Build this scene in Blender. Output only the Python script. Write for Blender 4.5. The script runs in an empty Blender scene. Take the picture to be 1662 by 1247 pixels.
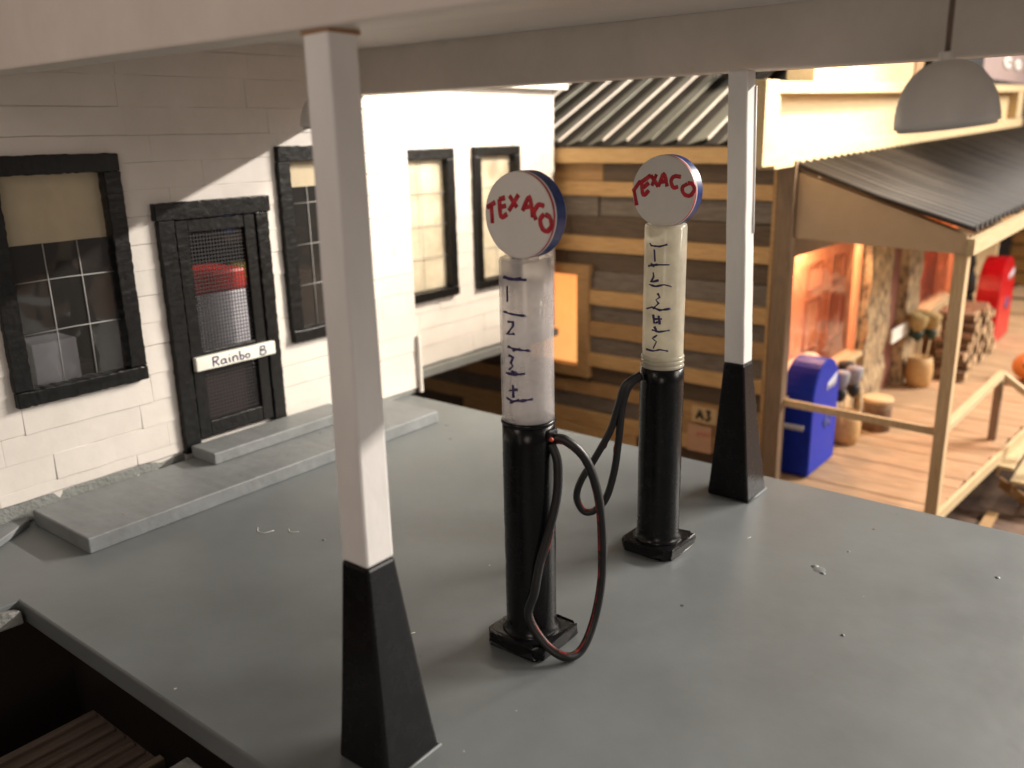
import bpy, bmesh, math, random
from mathutils import Vector, Matrix
random.seed(7)
S = bpy.context.scene
COL = S.collection
# ------------------------------------------------------------------ camera
cam = bpy.data.objects.new('camera', bpy.data.cameras.new('camera')); COL.objects.link(cam)
yaw, pit, rol = .676, -.278, -.021
F = Vector((math.cos(pit)*math.cos(yaw), math.cos(pit)*math.sin(yaw), math.sin(pit)))
R = Vector((math.sin(yaw), -math.cos(yaw), 0)); U = R.cross(F)
R2 = R*math.cos(rol)+U*math.sin(rol); U2 = -R*math.sin(rol)+U*math.cos(rol)
M = Matrix((R2, U2, -F)).transposed().to_4x4(); M.translation = Vector((-3.154, -6.443, 2.639))
cam.matrix_world = M
cam.data.sensor_width = 36; cam.data.lens = 36*1426.6/1662
cam.data.clip_start = .05; cam.data.clip_end = 300
cam.data.dof.use_dof = True; cam.data.dof.focus_distance = 5.0; cam.data.dof.aperture_fstop = .78
S.camera = cam
# ------------------------------------------------------------------ light
w = bpy.data.worlds.new('World'); S.world = w; w.use_nodes = True
bg = w.node_tree.nodes['Background']; bg.inputs[0].default_value = (1.0, .87, .78, 1); bg.inputs[1].default_value = .085
S.view_settings.view_transform = 'Standard'; S.view_settings.look = 'None'
S.view_settings.exposure = .22; S.view_settings.gamma = 1; S.view_settings.use_curve_mapping = False

def lamp(name, kind, loc, energy, color, size, target=None, cone=None):
    l = bpy.data.lights.new(name, kind); l.energy = energy; l.color = color
    if kind == 'AREA' and isinstance(size, tuple): l.shape = 'RECTANGLE'; l.size, l.size_y = size
    elif kind == 'AREA': l.shape = 'DISK'; l.size = size
    else: l.shadow_soft_size = size
    if cone: l.spot_size = math.radians(cone); l.spot_blend = .5
    o = bpy.data.objects.new(name, l); COL.objects.link(o); o.location = loc
    if target is not None:
        o.rotation_euler = (Vector(target)-Vector(loc)).to_track_quat('-Z', 'Y').to_euler()
    return o
# a long fluorescent tube parallel to the canopy's side beams: sharp along them, soft across
kl = lamp('tube_lamp', 'AREA', (22, -16.5, 10.9), 12000, (1, .91, .81), (.35, 15))
kd = Vector((-20, 0, -9.9)).normalized()      # faces the model; its long side runs along y
kz = -kd; ky = Vector((0, 1, 0)); kx = ky.cross(kz)
kl.rotation_euler = Matrix((kx, ky, kz)).transposed().to_euler()
lamp('store_lamp', 'SPOT', (7.4, -5.0, 5.9), 3300, (1, .87, .70), .35, (7.2, 1.2, 1.2), 98)
lamp('room_lamp', 'AREA', (6.0, -13.5, 5.2), 520, (1, .92, .84), 4.5, (1, -3, .5))
lamp('fill_lamp', 'AREA', (-6.5, -8.0, 2.2), 60, (1, .84, .72), 2.2, (-.9, -2.5, 3.2))
lamp('beam_fill', 'AREA', (-4.2, -2.6, 3.9), 24, (1, .82, .70), 1.2, (-1, -2.6, 3.25))  # added fill to brighten the near beam's outer face
lamp('plank_wall_fill', 'SPOT', (4.0, -1.2, 5.0), 170, (1, .76, .50), .3, (6.9, .4, .6), 85)  # added warm fill for the plank wall, not a fitting of the alley
# ------------------------------------------------------------------ materials
def mat(name, col, rough=.6, var=.12, scale=6, bump=.0, bscale=40, col2=None, stretch=(1,1,1), spec=.5, metal=0, coat=0, contrast=None, bdist=.02):
    m = bpy.data.materials.new(name); m.use_nodes = True; nt = m.node_tree; N = nt.nodes; L = nt.links
    b = N['Principled BSDF']
    b.inputs['Roughness'].default_value = rough; b.inputs['Metallic'].default_value = metal
    b.inputs['Specular IOR Level'].default_value = spec; b.inputs['Coat Weight'].default_value = coat
    tc = N.new('ShaderNodeTexCoord'); mp = N.new('ShaderNodeMapping'); mp.inputs['Scale'].default_value = stretch
    L.new(tc.outputs['Object'], mp.inputs[0])
    n = N.new('ShaderNodeTexNoise'); n.inputs['Scale'].default_value = scale; n.inputs['Detail'].default_value = 6; n.inputs['Roughness'].default_value = .65
    L.new(mp.outputs[0], n.inputs['Vector'])
    r = N.new('ShaderNodeValToRGB'); lo, hi = contrast or (.3, .7)
    r.color_ramp.elements[0].position = lo; r.color_ramp.elements[1].position = hi
    c = Vector(col); c2 = Vector(col2) if col2 else c*(1-var)
    c1 = c*(1+var*.5) if not col2 else c
    r.color_ramp.elements[0].color = (*c2, 1); r.color_ramp.elements[1].color = (*[min(.95, x) for x in c1], 1)
    L.new(n.outputs['Fac'], r.inputs[0]); L.new(r.outputs[0], b.inputs['Base Color'])
    if bump:
        n2 = N.new('ShaderNodeTexNoise'); n2.inputs['Scale'].default_value = bscale; n2.inputs['Detail'].default_value = 5
        L.new(mp.outputs[0], n2.inputs['Vector'])
        bp = N.new('ShaderNodeBump'); bp.inputs['Strength'].default_value = bump; bp.inputs['Distance'].default_value = bdist
        L.new(n2.outputs['Fac'], bp.inputs['Height']); L.new(bp.outputs[0], b.inputs['Normal'])
        rr = N.new('ShaderNodeMapRange'); rr.inputs[3].default_value = rough-.1; rr.inputs[4].default_value = min(1, rough+.12)
        L.new(n.outputs['Fac'], rr.inputs[0]); L.new(rr.outputs[0], b.inputs['Roughness'])
    return m
def specked(m, col, thr, scale, soft=.04):
    """small chips / dust spots with a shape of their own"""
    nt = m.node_tree; N = nt.nodes; L = nt.links; b = N['Principled BSDF']
    src = b.inputs['Base Color'].links[0].from_socket
    tc = N.new('ShaderNodeTexCoord'); v = N.new('ShaderNodeTexVoronoi'); v.inputs['Scale'].default_value = scale
    nn = N.new('ShaderNodeTexNoise'); nn.inputs['Scale'].default_value = scale*3
    mx0 = N.new('ShaderNodeMixRGB'); mx0.inputs[0].default_value = .04
    L.new(tc.outputs['Object'], nn.inputs['Vector']); L.new(tc.outputs['Object'], mx0.inputs[1]); L.new(nn.outputs['Color'], mx0.inputs[2]); L.new(mx0.outputs[0], v.inputs['Vector'])
    # only a few of the cells carry a speck: radius from the cell's random colour
    sep = N.new('ShaderNodeSeparateColor'); L.new(v.outputs['Color'], sep.inputs[0])
    mr = N.new('ShaderNodeMapRange'); mr.inputs[1].default_value = .72; mr.inputs[2].default_value = 1; mr.inputs[3].default_value = 0; mr.inputs[4].default_value = thr
    L.new(sep.outputs[0], mr.inputs[0])
    lt = N.new('ShaderNodeMath'); lt.operation = 'LESS_THAN'; L.new(v.outputs['Distance'], lt.inputs[0]); L.new(mr.outputs[0], lt.inputs[1])
    mx = N.new('ShaderNodeMixRGB'); mx.inputs[2].default_value = (*col, 1)
    L.new(lt.outputs[0], mx.inputs[0]); L.new(src, mx.inputs[1]); L.new(mx.outputs[0], b.inputs['Base Color'])
    return m
def wood(name, col, dark, axis=0, scale=5, rough=.65):
    st = [9, 9, 9]; st[axis] = .8
    return mat(name, col, rough, scale=scale, bump=.35, bscale=8, col2=dark, stretch=st, contrast=(.32, .72), bdist=.01)
def emis(name, col, s, col2=None, scale=2):
    m = mat(name, col, .5, scale=scale, col2=col2 or col)
    N = m.node_tree.nodes; b = N['Principled BSDF']
    m.node_tree.links.new(b.inputs['Base Color'].links[0].from_socket, b.inputs['Emission Color'])
    b.inputs['Emission Strength'].default_value = s
    return m
def glass(name, col=(1,1,1), rough=.05, haze=.014):
    m = bpy.data.materials.new(name); m.use_nodes = True; nt = m.node_tree; N = nt.nodes; L = nt.links
    N.remove(N['Principled BSDF'])
    t = N.new('ShaderNodeBsdfTransparent'); t.inputs[0].default_value = (*col, 1)
    g = N.new('ShaderNodeBsdfGlossy'); g.inputs['Roughness'].default_value = rough
    lw = N.new('ShaderNodeLayerWeight'); lw.inputs[0].default_value = .5
    pw = N.new('ShaderNodeMath'); pw.operation = 'POWER'; pw.inputs[1].default_value = 4; L.new(lw.outputs['Facing'], pw.inputs[0])
    f = N.new('ShaderNodeMath'); f.operation = 'MULTIPLY_ADD'; f.inputs[1].default_value = .8; f.inputs[2].default_value = .03; L.new(pw.outputs[0], f.inputs[0])
    n = N.new('ShaderNodeTexNoise'); n.inputs['Scale'].default_value = 2.5
    tc = N.new('ShaderNodeTexCoord'); L.new(tc.outputs['Object'], n.inputs['Vector'])
    bp = N.new('ShaderNodeBump'); bp.inputs['Strength'].default_value = .25; bp.inputs['Distance'].default_value = .05
    L.new(n.outputs[0], bp.inputs['Height']); L.new(bp.outputs[0], g.inputs['Normal'])
    x = N.new('ShaderNodeMixShader'); L.new(f.outputs[0], x.inputs[0]); L.new(t.outputs[0], x.inputs[1]); L.new(g.outputs[0], x.inputs[2])
    df = N.new('ShaderNodeBsdfDiffuse'); df.inputs[0].default_value = (.8, .78, .74, 1); x3 = N.new('ShaderNodeMixShader'); x3.inputs[0].default_value = haze
    L.new(x.outputs[0], x3.inputs[1]); L.new(df.outputs[0], x3.inputs[2]); L.new(x3.outputs[0], N['Material Output'].inputs[0])
    return m

M_white = specked(mat('white_wall_paint', (.74, .70, .65), .55, var=.07, scale=3, bump=.25, bscale=9, bdist=.012), (.5, .45, .38), .05, 5)
M_wpost = specked(mat('white_post_paint', (.80, .78, .76), .4, var=.05, scale=8, bump=.12, bscale=14, stretch=(1,1,.5)), (.45, .36, .25), .07, 7)
M_beam = specked(mat('cream_beam_paint', (.66, .60, .545), .5, var=.08, scale=2.5, bump=.3, bscale=18, bdist=.01), (.4, .3, .22), .05, 4)
M_ceil = mat('ceiling_paint', (.60, .56, .53), .6, var=.05, bump=.2, bscale=10)
M_black = specked(mat('black_gloss_paint', (.007, .007, .008), .25, var=.4, scale=12, bump=.22, bscale=18, bdist=.005, spec=.27), (.12, .12, .12), .035, 9)
M_blackf = specked(mat('black_frame_paint', (.007, .007, .007), .33, var=.5, scale=16, bump=.45, bscale=22, bdist=.008, spec=.32), (.06, .06, .06), .07, 16)
M_slab = mat('grey_floor_paint', (.180, .200, .205), .45, scale=1.3, bump=.16, bscale=7, col2=(.138, .150, .154), contrast=(.25, .75), bdist=.012)
specked(M_slab, (.04, .04, .04), .05, 3.1); specked(M_slab, (.62, .62, .6), .035, 4.3); specked(M_slab, (.05, .048, .045), .045, 7.3); specked(M_slab, (.42, .42, .41), .05, 6.1)
M_step = specked(mat('grey_step_paint', (.225, .242, .25), .5, scale=5, bump=.35, bscale=14, col2=(.165, .176, .182), bdist=.01), (.05, .05, .04), .07, 8)
M_edge = mat('worn_grey_edge', (.33, .34, .33), .6, scale=7, bump=.8, bscale=15, col2=(.20, .20, .19), bdist=.03)
M_dark = mat('dark_base', (.03, .022, .016), .8, bump=.3)
M_base = mat('brown_baseboard', (.20, .12, .075), .7, scale=2, bump=.4, bscale=12, col2=(.07, .04, .028), contrast=(.35, .65))
M_found = specked(mat('foundation_grey', (.27, .285, .275), .6, scale=6, bump=.5, col2=(.21, .22, .21)), (.62, .48, .18), .22, 5)
M_blind = mat('cream_blind', (.62, .53, .36), .7, scale=1.5, col2=(.48, .40, .27), bump=.1)
M_glass = glass('window_acetate')
M_line = mat('scratched_line', (.34, .34, .33), .5)
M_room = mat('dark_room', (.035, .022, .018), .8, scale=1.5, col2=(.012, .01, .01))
M_red = mat('red_marker', (.50, .012, .03), .5, var=.4, scale=20)
M_purple = mat('dark_purple_ink', (.028, .018, .11), .45, var=.3, scale=30)
M_globe = mat('white_card_globe', (.70, .68, .64), .6, var=.05, scale=5, bump=.1)
M_blue = mat('blue_globe_rim', (.01, .05, .24), .35, scale=25, col2=(.004, .012, .10))
M_redrim = mat('red_rim_line', (.55, .05, .06), .45, scale=30, col2=(.35, .02, .05))
M_hose = mat('black_hose', (.012, .012, .013), .42, scale=20, bump=.1)
M_hred = mat('red_hose_stripe', (.30, .022, .012), .45, scale=20, col2=(.02, .01, .01), contrast=(.4, .6))
M_shade = mat('white_lamp_shade', (.72, .70, .67), .45, var=.04, bump=.1)
M_cord = mat('brown_cord', (.16, .12, .09), .6)
M_cream = wood('cream_wood', (.66, .51, .30), (.55, .40, .21), 0, 3)  # cream wood for the sign, rails and treads
M_tan = wood('tan_plank', (.66, .42, .19), (.45, .26, .10), 1)
M_tan2 = wood('ochre_plank', (.50, .30, .13), (.32, .18, .07), 1)
M_grey = wood('weathered_grey_plank', (.24, .20, .165), (.11, .085, .065), 1)
M_dgrey = wood('dark_brown_plank', (.15, .10, .06), (.07, .045, .028), 1)
M_eave = wood('eave_board', (.68, .46, .22), (.55, .34, .14), 1)
M_deck = wood('porch_deck_wood', (.58, .38, .22), (.30, .175, .085), 1, 3)
M_pine = wood('pale_pine', (.74, .55, .32), (.56, .37, .19), 2)
M_brown = wood('brown_post_wood', (.30, .20, .12), (.17, .11, .065), 2)
M_bark = mat('rough_bark', (.50, .36, .20), .8, scale=5, bump=1, bscale=7, col2=(.09, .06, .04), stretch=(2,2,1), contrast=(.38, .55))
M_peach = mat('peach_room_paint', (.85, .44, .25), .6, scale=2, col2=(.78, .34, .17))
M_peachd = mat('panel_brown', (.45, .16, .09), .6)
M_rdoor = mat('red_brown_door', (.27, .11, .08), .5, bump=.2)
M_metal = mat('grey_roof_metal', (.20, .198, .168), .45, scale=3, bump=.2, stretch=(.3,3,1), col2=(.12, .12, .10))
M_metald = mat('roof_gap_shade', (.02, .016, .012), .7)  # shade between the roof troughs, set as a colour
M_metall = mat('roof_rib_highlight', (.52, .48, .43), .35, scale=3, col2=(.5, .45, .42), stretch=(.3,3,1))  # highlight along the ribs, set as a colour
M_corr = mat('dark_corrugated_metal', (.060, .050, .042), .68, scale=6, bump=.12, bscale=8, col2=(.018, .0145, .012), stretch=(1.8,.015,.05), spec=.2, contrast=(.40,.66))
M_mblue = mat('blue_box_paint', (.004, .028, .42), .45, var=.15, bump=.15, spec=.25)
M_mred = mat('red_box_paint', (.55, .006, .012), .32, var=.15, bump=.15)
M_wmark = mat('white_mark', (.75, .77, .85), .6, var=.2, scale=20)
M_straw = mat('straw', (.55, .40, .17), .9, scale=30, bump=1, bscale=60, col2=(.30, .2, .08))
M_green = mat('dark_green_band', (.012, .035, .022), .6)
M_log = mat('split_log_bark', (.26, .16, .09), .85, scale=9, bump=1, bscale=14, col2=(.12, .07, .04))
M_logend = mat('log_end', (.72, .52, .30), .8, scale=14, bump=.4, col2=(.42, .25, .12))
M_yellow = wood('yellow_logs', (.60, .40, .16), (.36, .22, .08), 1, 3)
M_purp = mat('mauve_sign_board', (.36, .27, .25), .6, scale=3, col2=(.30, .22, .21))
M_letter = mat('white_letter', (.85, .85, .78), .5)
M_paper = mat('paper_notice', (.60, .42, .22), .7, col2=(.50, .34, .17))
M_ink = mat('black_ink', (.01, .01, .01), .6)
M_cool = mat('white_cooler', (.62, .62, .70), .4)
M_coolr = mat('red_lid', (.60, .03, .02), .4)
M_pump = mat('pumpkin_orange', (.75, .25, .06), .5)
M_litpane = emis('lit_orange_pane', (1.0, .46, .15), .85, (1.0, .36, .09), 1.2)

# ------------------------------------------------------------------ mesh helpers
def link(name, bm, m, parent=None, smooth=False, bevel=0):
    me = bpy.data.meshes.new(name); bmesh.ops.recalc_face_normals(bm, faces=bm.faces); bm.to_mesh(me); bm.free()
    ms = m if isinstance(m, (list, tuple)) else [m]
    for x in ms: me.materials.append(x)
    if smooth:
        for p in me.polygons: p.use_smooth = True
    o = bpy.data.objects.new(name, me); COL.objects.link(o)
    if bevel:
        b = o.modifiers.new('bevel', 'BEVEL'); b.width = bevel; b.segments = 2; b.limit_method = 'ANGLE'
    if parent:
        o.parent = parent
        o.matrix_parent_inverse = parent.matrix_world.inverted() if False else Matrix.Translation(-Vector(parent_world(parent)))
    return o
def parent_world(p):
    v = Vector((0,0,0))
    while p is not None:
        v = v + p.location + p.matrix_parent_inverse.translation if p.parent else v + p.location
        p = p.parent
    return v
def tag(o, label=None, cat=None, group=None, kind=None):
    if label: o['label'] = label
    if cat: o['category'] = cat
    if group: o['group'] = group
    if kind: o['kind'] = kind
    return o
def empty(name, loc, label, cat, group=None):
    o = bpy.data.objects.new(name, None); COL.objects.link(o); o.location = loc; o.empty_display_size = .2
    return tag(o, label, cat, group)
def box(bm, a, b, mi=0, jit=0, seg=None):
    """axis box a..b; with seg = length of the cells the outline gets ragged by jit"""
    a = [min(p, q) for p, q in zip(a, b)], [max(p, q) for p, q in zip(a, b)]
    lo, hi = a
    J = jit if isinstance(jit, tuple) else (jit,)*3
    if not seg:
        vs = [bm.verts.new((x, y, z)) for x in (lo[0], hi[0]) for y in (lo[1], hi[1]) for z in (lo[2], hi[2])]
        fs = [(0,1,3,2), (4,6,7,5), (0,4,5,1), (2,3,7,6), (0,2,6,4), (1,5,7,3)]
    else:
        ax = max(range(3), key=lambda i: hi[i]-lo[i]); n = max(1, int((hi[ax]-lo[ax])/seg))
        o1, o2 = [i for i in range(3) if i != ax]
        vs = []
        for i in range(n+1):
            for s, t in ((0,0), (1,0), (1,1), (0,1)):
                p = [0,0,0]; p[ax] = lo[ax]+(hi[ax]-lo[ax])*i/n+ (random.uniform(-.2,.2)*seg if 0 < i < n else 0)
                p[o1] = (lo, hi)[s][o1]+random.uniform(-J[o1], J[o1]); p[o2] = (lo, hi)[t][o2]+random.uniform(-J[o2], J[o2])
                vs.append(bm.verts.new(p))
        fs = [(0,1,2,3), tuple(4*n+k for k in (3,2,1,0))]
        for i in range(n):
            for k in range(4):
                k2 = (k+1) % 4; fs.append((4*i+k, 4*i+k2, 4*i+4+k2, 4*i+4+k))
    for f in fs:
        bm.faces.new([vs[i] for i in f]).material_index = mi
def pieces(name, lst, m, parent=None, bevel=.006, jit=0, seg=None):
    for ab in lst: o = boxes(name, [ab], m, parent, bevel, jit, seg)
    return o
def nb(): return bmesh.new()
def boxes(name, lst, m, parent=None, bevel=.006, jit=0, seg=None, smooth=False):
    bm = nb()
    for a, b in lst: box(bm, a, b, 0, jit, seg)
    return link(name, bm, m, parent, smooth, bevel)
def bar(bm, p, q, wdt, hgt, up=(0,0,1), mi=0):
    p = Vector(p); q = Vector(q); d = (q-p).normalized(); s = d.cross(Vector(up)).normalized(); u = s.cross(d)
    vs = [bm.verts.new(c+s*i*wdt/2+u*j*hgt/2) for c in (p, q) for i, j in ((-1,-1), (1,-1), (1,1), (-1,1))]
    for f in ((3,2,1,0), (4,5,6,7), (0,1,5,4), (1,2,6,5), (2,3,7,6), (3,0,4,7)):
        bm.faces.new([vs[i] for i in f]).material_index = mi
def prism(bm, pts, vec, mi=0):
    """closed outline extruded by vec"""
    a = [bm.verts.new(p) for p in pts]; b = [bm.verts.new(Vector(p)+Vector(vec)) for p in pts]
    n = len(pts)
    bm.faces.new(a).material_index = mi; bm.faces.new(b[::-1]).material_index = mi
    for i in range(n): bm.faces.new((a[i], a[(i+1) % n], b[(i+1) % n], b[i])).material_index = mi
def lathe(bm, prof, c, n=40, mi=0, cap=True):
    rings = []
    for r, z in prof:
        rings.append([bm.verts.new((c[0]+r*math.cos(2*math.pi*k/n), c[1]+r*math.sin(2*math.pi*k/n), c[2]+z)) for k in range(n)])
    for i in range(len(rings)-1):
        for k in range(n):
            f = bm.faces.new((rings[i][k], rings[i][(k+1) % n], rings[i+1][(k+1) % n], rings[i+1][k])); f.material_index = mi; f.smooth = True
    if cap:
        bm.faces.new(rings[0][::-1]).material_index = mi; bm.faces.new(rings[-1]).material_index = mi
def spline(pts, sub=6):
    P = [Vector(p) for p in pts]
    if len(P) < 3: return P
    out = []
    Q = [P[0]*2-P[1]]+P+[P[-1]*2-P[-2]]
    for i in range(1, len(Q)-2):
        for k in range(sub):
            t = k/sub; a, b, c, d = Q[i-1:i+3]
            out.append(.5*((2*b)+(c-a)*t+(2*a-5*b+4*c-d)*t*t+(3*b-a-3*c+d)*t**3))
    out.append(P[-1]); return out
def tube(bm, pts, r, n=10, flat=None, fl=.35, wob=0):
    P = [Vector(p) for p in pts]; rings = []
    ref = Vector(flat) if flat is not None else None; side = None
    for i, p in enumerate(P):
        d = (P[min(i+1, len(P)-1)]-P[max(i-1, 0)]).normalized()
        if ref is not None:
            s = d.cross(ref)
            s = s.normalized() if s.length > 1e-5 else Vector((0,0,1))
            u = ref.normalized()
        else:
            if side is None: side = d.orthogonal()
            s = (side-d*side.dot(d)).normalized(); side = s; u = d.cross(s)
        rr = r*(1+random.uniform(-wob, wob))
        rings.append([bm.verts.new(p+s*rr*math.cos(2*math.pi*k/n)+u*rr*(fl if ref is not None else 1)*math.sin(2*math.pi*k/n)) for k in range(n)])
    for i in range(len(rings)-1):
        for k in range(n):
            f = bm.faces.new((rings[i][k], rings[i][(k+1) % n], rings[i+1][(k+1) % n], rings[i+1][k])); f.smooth = True
    bm.faces.new(rings[0][::-1]); bm.faces.new(rings[-1])

# ================================================================== SETTING
boxes('ground', [((-30, -30, -2.6), (60, 30, -2.4))], M_base, bevel=0)['kind'] = 'structure'
# grey forecourt slab with the notch at its left side
bm = nb()
out = [(-1.33, -12, -.13), (3.11, -12, -.13), (3.14, 0.9, -.13), (-7, .9, -.13), (-7, -1.14, -.13), (-1.33, -1.14, -.13)]
prism(bm, out, (0, 0, .13))
fc = link('forecourt', bm, [M_slab], bevel=.012); fc['kind'] = 'structure'
bm = nb()
for p, r, h in [((1.852,-4.838), .055, .005), ((1.88,-4.80), .03, .008), ((1.82,-4.87), .022, .007), ((2.38,-5.73), .018, .006), ((2.605,-1.02), .03, .006), ((.30,-2.0), .014, .006), ((1.2,-5.2), .013, .008), ((2.2,-4.9), .012, .006)]:
    n = 14; top = bm.verts.new((p[0], p[1], h)); ring = [bm.verts.new((p[0]+r*random.uniform(.7,1.2)*math.cos(k*2*math.pi/n), p[1]+r*random.uniform(.7,1.2)*math.sin(k*2*math.pi/n), -.002)) for k in range(n)]
    mid = [bm.verts.new(((v.co.x-p[0])*.6+p[0], (v.co.y-p[1])*.6+p[1], h*.75)) for v in ring]
    for k in range(n):
        k2 = (k+1) % n; bm.faces.new((ring[k], ring[k2], mid[k2], mid[k])); bm.faces.new((mid[k], mid[k2], top))
link('paint_blob', bm, M_slab, fc, smooth=True)
bm = nb()
for a in [[(.15,-1.47),(.11,-1.53),(.13,-1.58),(.19,-1.6)], [(.27,-1.66),(.24,-1.72),(.28,-1.76)], [(-.2,-3.3),(-.16,-3.32)], [(2.0,-4.3),(2.03,-4.31)]]:
    tube(bm, spline([(x, y, .002) for x, y in a], 4), .0022, 5)
link('glue_thread', bm, M_letter, fc)
# supports below the slab and the wing
pieces('foundation', [((-1.0, -11.5, -2.4), (2.9, .8, -.132)), ((-6.8, -.9, -2.4), (-1.002, .8, -.132))], M_dark, fc, bevel=0)
# pit beside the slab
t = empty('ribbed_board', (-2.6, -4.2, -.9), 'dark brown board with ribs lying low beside the forecourt edge', 'board')
bm = nb(); box(bm, (-2.9, -2.64, -.46), (-1.34, -1.95, -.40))
for k in range(6): bar(bm, (-2.85, -2.02-k*.10, -.393), (-1.36, -2.02-k*.10, -.393), .03, .025)
link('board', bm, wood('ribbed_brown', (.13, .088, .068), (.06, .04, .032), 0), t, bevel=.006)
boxes('trim_strip', [((-2.9, -2.69, -.46), (-1.34, -2.642, -.36))], wood('trim_tan', (.20, .16, .11), (.12, .09, .06), 0), t)
for yy in (-2.5, -2.1): boxes('support', [((-2.8, yy, -2.4), (-2.7, yy+.1, -.462))], M_dark, t)
t = tag(boxes('grey_ledge', [((-3.4, -6, -.40), (-1.34, -2.92, -.24))], M_edge, None), 'low grey painted ledge against the forecourt side', 'ledge')
boxes('support', [((-3.3, -5.9, -2.4), (-1.45, -3.1, -.402))], M_dark, t, bevel=0)

# ================================================================== GAS STATION
gs = empty('gas_station', (1.2, 0, 0), 'white painted block gas station with black framed windows behind the pumps', 'building')
W3 = (-6.0, 3.24)
openings = [(-.66, .18, .93, 2.48), (.56, 1.43, .2, 2.08), (1.74, 2.44, .93, 2.48)]
def siding(name, x0, x1, y, z0, z1, holes, bottoms=None, course=.205, parent=None, amp=.0035):
    """painted card blocks in courses: each block its own slightly crooked slab, all in the wall's one mesh"""
    bm = nb(); z = z0; k = 0
    while z < z1-.01:
        zt = min(z+course*random.uniform(.9, 1.1), z1)
        x = x0-(random.uniform(0, .8))
        while x < x1:
            L_ = random.uniform(.7, 1.4); a = max(x, x0); b = min(x+L_, x1)
            spans = [(a, b)] if b-a > .01 else []
            for hx0, hx1, hz0, hz1 in holes:
                ns = []
                if zt > hz0+.01 and z < hz1-.01:
                    for s, e in spans:
                        if e <= hx0 or s >= hx1: ns.append((s, e))
                        else:
                            if s < hx0: ns.append((s, hx0))
                            if e > hx1: ns.append((hx1, e))
                    spans = ns
            for s, e in spans:
                if e-s < .02: continue
                o = random.uniform(0, amp); lean = random.uniform(.001, .008)
                zb = z+random.uniform(-.004, .006)
                if bottoms and k == 0: zb = bottoms((s+e)/2)
                n = max(1, int((e-s)/.15)); row = []
                for i in range(n+1):
                    xx = s+(e-s)*i/n; j = lambda q: random.uniform(-q, q)
                    row.append([bm.verts.new((xx, y-.022-o-lean+j(.002), zb+j(.004))), bm.verts.new((xx, y-.022-o+j(.002), zt+j(.003))),
                                bm.verts.new((xx, y+.04, zt)), bm.verts.new((xx, y+.04, zb))])
                for i in range(n):
                    for q in range(4): bm.faces.new((row[i][q], row[i][(q+1) % 4], row[i+1][(q+1) % 4], row[i+1][q]))
                bm.faces.new(row[0]); bm.faces.new(row[-1][::-1])
            x += L_
        z = zt; k += 1
    # backing sheet with the openings left out
    xs = sorted({x0, x1, *[h[0] for h in holes], *[h[1] for h in holes]}); zs = sorted({z0, z1, *[h[2] for h in holes], *[h[3] for h in holes]})
    for i in range(len(xs)-1):
        for j in range(len(zs)-1):
            cx, cz = (xs[i]+xs[i+1])/2, (zs[j]+zs[j+1])/2
            if any(h[0] < cx < h[1] and h[2] < cz < h[3] for h in holes): continue
            if cx < x0 or cx > x1 or cz < z0: continue
            box(bm, (xs[i], y-.012, zs[j]), (xs[i+1], y+.08, zs[j+1]))
    return link(name, bm, M_white, parent, bevel=.004)
siding('front_wall', -6, 3.262, 0, .05, 3.41, openings, lambda x: .165 if x < .5 else .05, parent=gs)
pieces('foundation_strip', [((-6, -.016, 0), (.50, .08, .16)), ((1.5, -.011, 0), (3.24, .08, .048))], M_found, gs, jit=.006, seg=.2)
# the side that turns back to the wing, and its corner boards
bm = nb(); box(bm, (3.16, .082, 0), (3.26, .75, 3.38)); link('return_wall', bm, M_white, gs)
bm = nb(); box(bm, (3.245, -.07, -.0), (3.285, -.03, .62), 0, .006, .15); link('corner_flap', bm, M_white, gs, bevel=.01)
WH = [(3.66, 4.55, .86, 2.42), (5.07, 5.80, .86, 2.42)]
siding('wing_wall', 3.27, 6.68, .672, .02, 3.16, WH, parent=gs, course=.21, amp=.004)
bm = nb(); box(bm, (6.60, .76, .02), (6.70, 3, 3.16)); link('wing_side_wall', bm, M_white, gs)
boxes('wing_base', [((3.12, .57, -.10), (6.66, 3, 0))], M_found, gs)
boxes('wing_footing', [((3.25, 1.3, -2.4), (3.9, 2.9, -.102))], M_dark, gs, bevel=0)
pieces('wing_eave', [((3.28, .50, 3.17), (6.80, 3.1, 3.25)), ((3.28, .47, 3.252), (6.84, 3.1, 3.36))], M_wpost, gs)
boxes('roof', [((-6, .09, 3.415), (3.26, 3, 3.46)), ((3.27, .52, 3.362), (6.8, 3.1, 3.42))], M_metal, gs)
# interior shell
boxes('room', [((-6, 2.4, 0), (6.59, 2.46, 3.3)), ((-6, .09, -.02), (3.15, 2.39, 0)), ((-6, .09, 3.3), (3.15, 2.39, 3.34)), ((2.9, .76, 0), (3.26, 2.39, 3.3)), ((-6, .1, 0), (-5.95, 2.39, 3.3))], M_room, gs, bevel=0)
pieces('shelf', [((-1.2, 1.0, .75), (.35, 1.5, .82)), ((1.7, .9, 1.25), (2.7, 1.4, 1.3)), ((1.7, .9, 1.7), (2.7, 1.4, 1.75))], mat('shelf_brown', (.06, .03, .02), .7), gs)

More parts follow.
